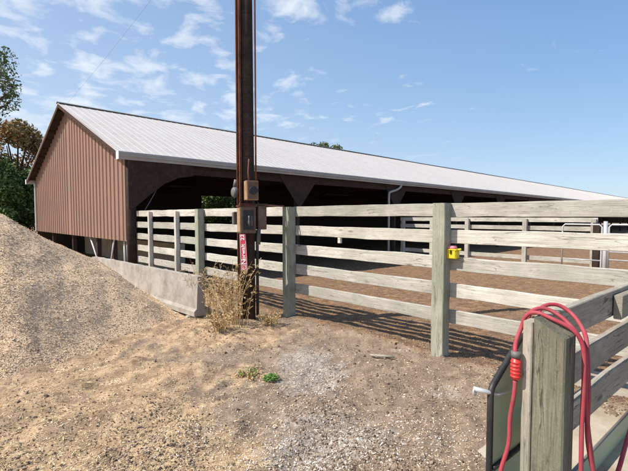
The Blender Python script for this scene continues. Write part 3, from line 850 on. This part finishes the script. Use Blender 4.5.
# ------------------------------------------------------------------ far fence and gates
def gzf(v): return float(gz(v.x, v.y))
FP = 11.6
ff = empty('far_board_fence', F(3, FP), 'pale board fence on the far side of the pen, partly shaded by the barn', 'fence')
for t in (8.0, 6.6, 5.09, 2.99, .95):
    plank('post', F(t, FP - .1, -.7), F(t, FP - .1, 1.40), .14, .14, M['board'], ff, up=-NV, seg=6)
for z in (1.37, 1.085, .82, .53, .04):
    for a_, b_ in ((8.2, 5.09), (5.09, .85)):
        plank('rail', F(a_ - .01, FP, z), F(b_ + .01, FP, z), .042, .15, M['board'], ff, seg=14)
f2 = empty('side_board_fence', F(-1, FP + 2.5), 'second pale board fence beyond the tube gates at right', 'fence')
for t in (-.2, -3.0, -6.0, -9):
    plank('post', F(t, FP + 1.6, -.5), F(t, FP + 1.6, 1.2), .14, .14, M['board'], f2, up=-NV, seg=6)
for z in (1.05, .78, .5, .2):
    plank('rail', F(-.2, FP + 1.7, z), F(-9, FP + 1.7, z), .042, .15, M['board'], f2, seg=10)
GATES = [(1.25, .32, 'short silver tube gate standing before the far board fence', 9.3), (.16, -3.6, 'longer silver tube gate at the right end of the pen', 9.3)]
gp = []
for gi, (t0, t1, lab, pp) in enumerate(GATES):
    gt = empty('tube_gate', F(t0, pp), lab, 'gate', 'silver tube gates in the pen')
    zt, zb = 1.27, .03
    r = .022
    fr = catmull([F(t0, pp, zb), F(t0, pp, zt)], 1)
    loop = [F(t0, pp, zb), F(t0, pp, zt - .06), F(t0 - .06, pp, zt), F(t1 + .06, pp, zt), F(t1, pp, zt - .06), F(t1, pp, zb + .06), F(t1 + .06, pp, zb), F(t0, pp, zb)]
    tube('frame', loop, r, M['galv'], gt, 8)
    for z in (.34, .55, .80, 1.03) if gi else (.30, .72):
        tube('bar', [F(t0, pp, z), F(t1, pp, z)], .017, M['galv'], gt, 8)
g0 = F(.24, 9.3)
gpost = tube('gate_post', [g0 + Vector((0, 0, -.6)), g0 + Vector((0, 0, 1.36))], .048, M['galv'], None, 12)
tag(gpost, 'round silver steel post between the two tube gates', 'post')
wp_ = plank('wooden_gate_post', F(.69, 10.6, -.6), F(.69, 10.6, 1.30), .17, .17, M['darkwood'], None, up=-NV, seg=6)
tag(wp_, 'dark brown wooden post just left of the silver gate post', 'post')

# ------------------------------------------------------------------ yellow feeder on the post
yb = empty('yellow_box', F(-.20, .10, 1.06), 'small yellow plastic box with pink lid hanging on the board fence', 'box')
box('tub', -AV, (0, 0, 1), (.105, .09, .095), F(-.115, .10, 1.105), M['yellow'], yb, .008)
box('rim', -AV, (0, 0, 1), (.118, .10, .016), F(-.117, .10, 1.152), M['yellow'], yb, .004)
box('lid', -AV, (0, 0, 1), (.085, .07, .032), F(-.105, .10, 1.174), M['pink'], yb, .009)
tube('spout', [F(-.16, .10, 1.148), F(-.20, .11, 1.158)], [.013, .011], M['yellow'], yb, 8)
box('hasp', -AV, (0, 0, 1), (.02, .012, .04), F(-.115, .05, 1.13), M['darkmetal'], yb, .002)

# ------------------------------------------------------------------ near chute fence
nf = empty('chute_fence', G(0, 0, 0), 'low grey board fence in the right foreground joining the long fence', 'fence')
def np_post():
    # post with a slanting sawn top, grain along local x
    H0, H1 = 1.115, 1.055; w = .112; d = .105
    me = plank_mesh(1.0, w, d, 12, 14, .003, .006)
    o = link('post', me, M['greypost'], nf)
    for q in me.vertices:
        u = q.co.x; k = (q.co.y / w + .5)      # k across the front face
        top = H1 + (H0 - H1) * k
        q.co.x = -.2 + u * (top + .2)
    # local y -> -GP (so that k=1 is the back-left side)
    x = Vector((0, 0, 1)); y = -GP; z = x.cross(y); m = Matrix((x, y, z)).transposed().to_4x4()
    m.translation = G(.0525, .058, 0); place(o, m)
    return o
np_post()
plank('batten', G(.045, -.021, -.1), G(.045, -.021, 1.095), .036, .085, M['greyboard'], nf, up=GR, wob=.002)
for i, z in enumerate((1.03, .80, .58)):
    plank('rail', G(.10 if i else .09, -.021, z), G(2.25, -.021, z), .038, .14, M['greyboard'], nf, wob=.004)
plank('spliced_board', G(.995, .022, 1.015), G(2.6, .022, 1.015), .038, .125, M['greyboard'], nf, wob=.004)
plank('post', G(2.05, .11, -.2), G(2.05, .11, 1.12), .12, .12, M['greypost'], nf, up=GR)
# concrete apron
ap = []
for (s_, q_) in ((-3, -.63), (2.9, -.63), (3.6, 3), (-3, 3)): ap.append(G(s_, q_, .022))
v = ap + [q - Vector((0, 0, .15)) for q in ap]
apron = world_mesh('concrete_apron', v, [(3, 2, 1, 0), (0, 1, 5, 4), (1, 2, 6, 5), (2, 3, 7, 6), (3, 0, 4, 7)], M['slab']); tag(apron, 'worn concrete apron with a thin cover of dirt', None, None, 'structure')

# green panel with black rubber edging
pn = empty('metal_shield', G(.2, -.14, 0), 'pale green sheet panel edged in black rubber behind the near post', 'panel')
poly = [(-.035, .30), (-.035, .80), (.235, .965), (.42, .965), (.80, .30)]
v = [G(a_, -.15, b_) for a_, b_ in poly] + [G(a_, -.137, b_) for a_, b_ in poly]; n = len(poly)
f = [tuple(range(n)), tuple(reversed(range(n, 2 * n)))] + [(j, n + j, n + (j + 1) % n, (j + 1) % n) for j in range(n)]
world_mesh('sheet', v, f, M['greenpanel'], pn)
rim = []
pc = poly + [poly[0]]
path = []
for j in range(n):
    a_ = Vector(poly[j]); p_ = Vector(poly[j - 1]); q_ = Vector(poly[(j + 1) % n])
    for k in range(5):
        u = k / 4; A_ = a_ + (p_ - a_).normalized() * .03 * (1 - u) if u < .5 else a_ + (q_ - a_).normalized() * .03 * u
        c = a_ + (p_ - a_).normalized() * .03 * (1 - u) ** 2 + (q_ - a_).normalized() * .03 * u ** 2
        path.append(G(c.x, -.143, c.y))
path.append(path[0])
tube('edging', path, .013, M['black'], pn, 10)
tube('inner_edging', [G(-.03, -.128, .475), G(.4, -.128, .475)], .010, M['black'], pn, 8)
eb = tube('latch_bolt', [G(-.085, -.19, .800), G(-.05, -.15, .79), G(-.01, -.125, .775), G(.12, -.118, .765)], [.010, .009, .005, .004], M['galv'], pn, 10)
ring = [G(-.083 + math.cos(a_) * .010, -.185, .788 + math.sin(a_) * .014) for a_ in np.linspace(0, 2 * math.pi, 14)]
tube('latch_ring', ring, .0045, M['galv'], pn, 6)
kp = empty('metal_skirt', G(1.5, -.10, 0), 'long pale green sheet standing low under the chute rails', 'panel')
v = []
for q_ in (-.10, -.085):
    for a_, b_ in ((.45, -.02), (2.3, -.02), (2.3, .15), (.45, .15)): v.append(G(a_, q_, b_))
world_mesh('low_sheet', v, [(0, 1, 2, 3), (7, 6, 5, 4), (0, 4, 5, 1), (3, 2, 6, 7), (0, 3, 7, 4), (1, 5, 6, 2)], M['greenpanel'], kp)
tube('low_lip', [G(.45, -.092, .155), G(2.3, -.092, .155)], .009, M['greymetal'], kp, 8)

# ------------------------------------------------------------------ red hose looped over the post
hose = empty('garden_hose', G(.1, 0, 1.1), 'faded red rubber hose looped over the near fence post', 'hose')
HR = .0082
def strand(pts, r=HR, name='hose_strand'): return tube(name, catmull(pts, 10), r, M['hose'], hose, 10)
# the coils rise from the coupling behind the batten, cross the post and rail tops and hang down the right side
strand([G(-.020, -.052, .955), G(-.012, -.060, .985), G(.030, -.072, 1.01), G(.062, -.070, 1.05), G(.066, -.054, 1.100), G(.068, -.018, 1.120), G(.072, .045, 1.104), G(.088, .105, 1.074), G(.100, .136, 1.02), G(.092, .146, .90), G(.080, .148, .65), G(.085, .16, .35), G(.15, .22, .06)])
strand([G(.15, -.06, .70), G(.11, -.062, .98), G(.10, -.058, 1.09), G(.125, -.040, 1.122), G(.150, .0, 1.122), G(.148, .06, 1.09), G(.125, .120, 1.035), G(.112, .145, .95), G(.105, .150, .80), G(.14, .17, .55), G(.20, .19, .25), G(.3, .3, .06)])
strand([G(.24, -.06, .75), G(.20, -.062, 1.0), G(.19, -.056, 1.09), G(.22, -.044, 1.122), G(.262, -.005, 1.124), G(.262, .05, 1.092), G(.20, .110, 1.045), G(.145, .138, .99), G(.125, .152, .85), G(.11, .16, .66), G(.14, .19, .50), G(.26, .21, .48), G(.42, .21, .58), G(.65, .2, .68), G(1.0, .18, .64), G(1.6, .08, .665), G(1.75, .02, .675), G(1.80, -.05, .665), G(1.82, -.08, .3)])
# lower strand leaving the connector downwards
strand([G(-.022, -.052, .86), G(-.024, -.055, .80), G(-.02, -.07, .70), G(-.028, -.07, .60), G(-.05, -.09, .48), G(-.08, -.10, .3), G(-.1, -.1, .06)])
tube('coupling', [G(-.020, -.052, .865), G(-.020, -.052, .875), G(-.020, -.052, .95)], [.013, .018, .0165], M['redplastic'], hose, 14)
for k in range(5):
    z = .875 + k * .014
    tube('coupling_rib', [G(-.020, -.052, z), G(-.020, -.052, z + .006)], .0195, M['redplastic'], hose, 14)
tube('hose_clamp', [G(-.020, -.052, .952), G(-.020, -.052, .975)], .019, M['greymetal'], hose, 14)

# ------------------------------------------------------------------ weeds
def blade_cloud(segs, rnd_each):
    """segs: list of polylines with widths -> crossed thin strips"""
    V = []; Fq = []; Rn = []
    for (pts, w), rv in zip(segs, rnd_each):
        v, f = tube_data(pts, w, 3, False); o = len(V); V += v; Fq += [tuple(i + o for i in q) for q in f]; Rn += [rv] * len(v)
    return V, Fq, Rn
def dry_weed(loc, h, n, spread, seed, label, group, leafy=1.0, m='dryleaf', lean=(0, 0)):
    rr = random.Random(seed); segs = []; rv = []
    for i in range(n):
        a = rr.uniform(0, 2 * math.pi); r0 = rr.random() * .12; base = Vector((math.cos(a) * r0, math.sin(a) * r0, -.02))
        H = h * rr.uniform(.45, 1.0); d = Vector((math.cos(a) + lean[0], math.sin(a) + lean[1], 0)) * spread * rr.uniform(.2, 1) * H
        pts = [base + d * (u ** 1.5) + Vector((rr.uniform(-.01, .01), rr.uniform(-.01, .01), H * (u - .12 * u * u))) for u in (0, .25, .5, .75, 1)]
        c = rr.random(); segs.append((pts, [.0038, .0034, .0028, .0022, .0012])); rv.append(c)
        for k in range(int(rr.randint(7, 13) * leafy)):
            u = rr.uniform(.25, 1); j = min(3, int(u * 4)); p = pts[j].lerp(pts[j + 1], u * 4 - j)
            b = rr.uniform(0, 2 * math.pi); l = rr.uniform(.04, .15) * h
            e = p + Vector((math.cos(b) * l * .7, math.sin(b) * l * .7, l * rr.uniform(-.2, .7)))
            segs.append(([p, p.lerp(e, .6) + Vector((0, 0, .012)), e], [.0018, .0022, .0008])); rv.append(min(1, max(0, c + rr.uniform(-.3, .3))))
            for q in range(rr.randint(1, 3)):   # seed heads, curled leaf scraps
                s0 = p.lerp(e, rr.uniform(.5, 1)); s1 = s0 + Vector((rr.uniform(-.02, .02), rr.uniform(-.02, .02), rr.uniform(-.012, .02)))
                segs.append(([s0, s0.lerp(s1, .5), s1], [.001, .0055, .001])); rv.append(rr.random())
    V, Fq, Rn = blade_cloud(segs, rv)
    me = pydata('dry_weed', V, Fq); a = me.attributes.new('rnd', 'FLOAT', 'POINT'); a.data.foreach_set('value', np.array(Rn, np.float32))
    o = link('dry_weed', me, M[m]); o.location = loc; tag(o, label, 'weed', group); return o
def on(x, y, dz=0): return (x, y, float(gz(x, y)) + dz)
WG = 'dry weeds around the foot of the pole'
dry_weed(on(-1.08, 5.45), 1.0, 28, .48, 1, 'tall dense tan dry weed in front of the pole foot', WG)
dry_weed(on(-1.28, 5.6), .86, 17, .42, 2, 'tan dry weed between the pole and the concrete barrier end', WG)
dry_weed(on(-.98, 5.3), .7, 10, .42, 3, 'thin dry weed just right of the pole foot', WG, .8)
dry_weed(on(-1.62, 6.25), 1.15, 14, .36, 4, 'dark tipped dry weed standing behind the barrier end by the fence', WG)
dry_weed(on(-1.25, 6.1), 1.05, 16, .4, 5, 'dry weed clump behind the pole against the fence boards', WG)
dry_weed(on(-.60, 5.45), .22, 30, .7, 6, 'low brown weed tangle between the pole and the fence post', WG)
dry_weed(on(-1.15, 5.0), .30, 40, .9, 8, 'low golden tuft in the straw in front of the pole', WG)
def leafy_weed(loc, n, r, h, seed, label):
    rr = random.Random(seed); V = []; Fq = []; Rn = []
    for i in range(n):
        a = rr.uniform(0, 6.283); d = r * math.sqrt(rr.random()); z = h * rr.uniform(.15, 1) * (1 - .5 * d / r); l = rr.uniform(.018, .04)
        c = Vector((math.cos(a) * d, math.sin(a) * d, z)); b = rr.uniform(0, 6.283)
        u = Vector((math.cos(b), math.sin(b), rr.uniform(-.3, .7))) * l; w = Vector((-math.sin(b), math.cos(b), rr.uniform(-.3, .3))) * l * .45
        o = len(V); V += [c - u * .5, c + w * .5 + Vector((0, 0, .004)), c + u * .5, c - w * .5 + Vector((0, 0, .004))]; Fq.append((o, o + 1, o + 2, o + 3)); Rn += [rr.random()] * 4
        if i % 3 == 0:
            v, f = tube_data([Vector((c.x * .3, c.y * .3, -.01)), c * .7, c], .0015, 3, False); o = len(V); V += v; Fq += [tuple(k + o for k in q) for q in f]; Rn += [rr.random()] * len(v)
    me = pydata('green_weed', V, Fq); at = me.attributes.new('rnd', 'FLOAT', 'POINT'); at.data.foreach_set('value', np.array(Rn, np.float32))
    o = link('green_weed', me, M['weedgreen']); o.location = loc; tag(o, label, 'weed', 'small green weeds in the yard'); return o
leafy_weed(on(-.40, 3.78), 150, .075, .07, 3, 'small bright green weed by the pale gravel')
leafy_weed(on(-.66, 3.95), 55, .11, .06, 4, 'sparse green weed left of the bright green one')
dry_weed(on(-.60, 3.9), .12, 26, 1.2, 22, 'low straggly dry weed beside the green weeds', WG, .6)
# stick lying by the fence
stick = tube('stick', [on(.60, 4.30, .02), on(.72, 4.25, .028), on(.84, 4.22, .03)], [.013, .015, .011], M['greyboard'], None, 8); tag(stick, 'short pale stick lying on the soil by the fence', 'stick')

# ------------------------------------------------------------------ trees
def leaf_mesh(pts, size, rr, seed):
    n = len(pts); g = np.random.default_rng(seed)
    P = np.array(pts); d = g.normal(size=(n, 3)); d /= np.linalg.norm(d, axis=1)[:, None]
    e = g.normal(size=(n, 3)); e -= (e * d).sum(1)[:, None] * d; e /= np.linalg.norm(e, axis=1)[:, None]
    s = size * g.lognormal(0, .35, n)[:, None]
    co = np.stack([P - d * s, P + e * s * .5, P + d * s, P - e * s * .5], 1).reshape(-1, 3)
    fc = np.arange(4 * n).reshape(n, 4); rd = np.repeat(g.random(n), 4)
    return co, fc, rd
def tree(loc, H, rad, ztrunk, n, size, m, label, seed, group=None, nclump=26, clumpr=.34, flat_=.9):
    rr = random.Random(seed); t = empty('leafy_tree', loc, label, 'tree', group)
    tr = []; 
    tp = [Vector((0, 0, -.5)), Vector((rr.uniform(-.1, .1), 0, ztrunk * .5)), Vector((rr.uniform(-.2, .2), rr.uniform(-.2, .2), ztrunk)), Vector((rr.uniform(-.4, .4), rr.uniform(-.4, .4), H * .82))]
    r0 = H * .028
    tr.append(tube_data(catmull(tp, 5), [r0 * (1 - .85 * i / 15) for i in range(16)], 8))
    cz = (H + ztrunk) / 2; rz = (H - ztrunk) / 2; pts = []
    for i in range(nclump):
        a = rr.uniform(0, 6.283); u = rr.uniform(-.95, 1); k = math.sqrt(max(0, 1 - u * u)) * rr.uniform(.45, 1)
        c = Vector((math.cos(a) * k * rad, math.sin(a) * k * rad, cz + u * rz * .92))
        st_ = Vector((tp[2].x, tp[2].y, ztrunk * .8 + (c.z - ztrunk) * .35 if c.z > ztrunk else ztrunk * .8))
        tr.append(tube_data(catmull([st_, st_.lerp(c, .5) + Vector((0, 0, rz * .06)), c], 3), [r0 * .35 * (1 - j / 7.5) + .01 for j in range(7)], 5))
        cr = rad * clumpr * rr.uniform(.6, 1.25)
        for j in range(int(n / nclump)):
            v = Vector((rr.gauss(0, 1), rr.gauss(0, 1), rr.gauss(0, 1) * flat_)); v = v.normalized() * cr * (rr.random() ** .4)
            pts.append(c + v)
    v, f = merge(tr); link('trunk', pydata('trunk', v, f, True), M['bark'], t)
    co, fc, rd = leaf_mesh(pts, size, rr, seed); link('crown', np_mesh('crown', co, fc, False, rd), M[m], t)
    return t
TG = 'trees behind the barn'
tree((-22, 26, -.3), 5.4, 3.0, 2.0, 20000, .10, 'leafgreen', 'dark green tree at the far left behind the chip heap', 11, TG)
tree((-21.6, 30, -.3), 8.3, 3.3, 2.4, 20000, .10, 'leafrust', 'autumn tree with rusty brown crown left of the barn gable', 12, TG)
tree((-17.4, 27, -.3), 4.7, 2.6, 1.0, 15000, .095, 'leafgreen', 'lower dark green tree close behind the barn left corner', 13, TG)
tree((-26, 29, -.3), 7.0, 3.4, 2, 15000, .11, 'leafgreen', 'dark green tree at the left picture edge behind the barn', 14, TG)
tree((-19.6, 24.5, -.3), 4.2, 2.2, .5, 8000, .11, 'leafgreen', 'bushy dark green low tree under the barn left eave', 15, TG)
tree((1.2, 46, -.5), 9.9, 2.9, 2.4, 14000, .13, 'leafpale', 'rounded green tree top showing above the roof ridge', 16, TG)
tree((-7.6, 29.5, -.5), 6.0, 4.4, .2, 60000, .09, 'leafgreen', 'dark green tree seen through the barn rear opening', 17, TG)
# near branch tree at the left edge: trunk outside the frame
tree((-20.2, 24, -.3), 12.2, 2.9, 7.4, 9000, .075, 'leafpale', 'loose crown with drooping twigs reaching in at the upper left', 18, None, 40, .23, 1.2)
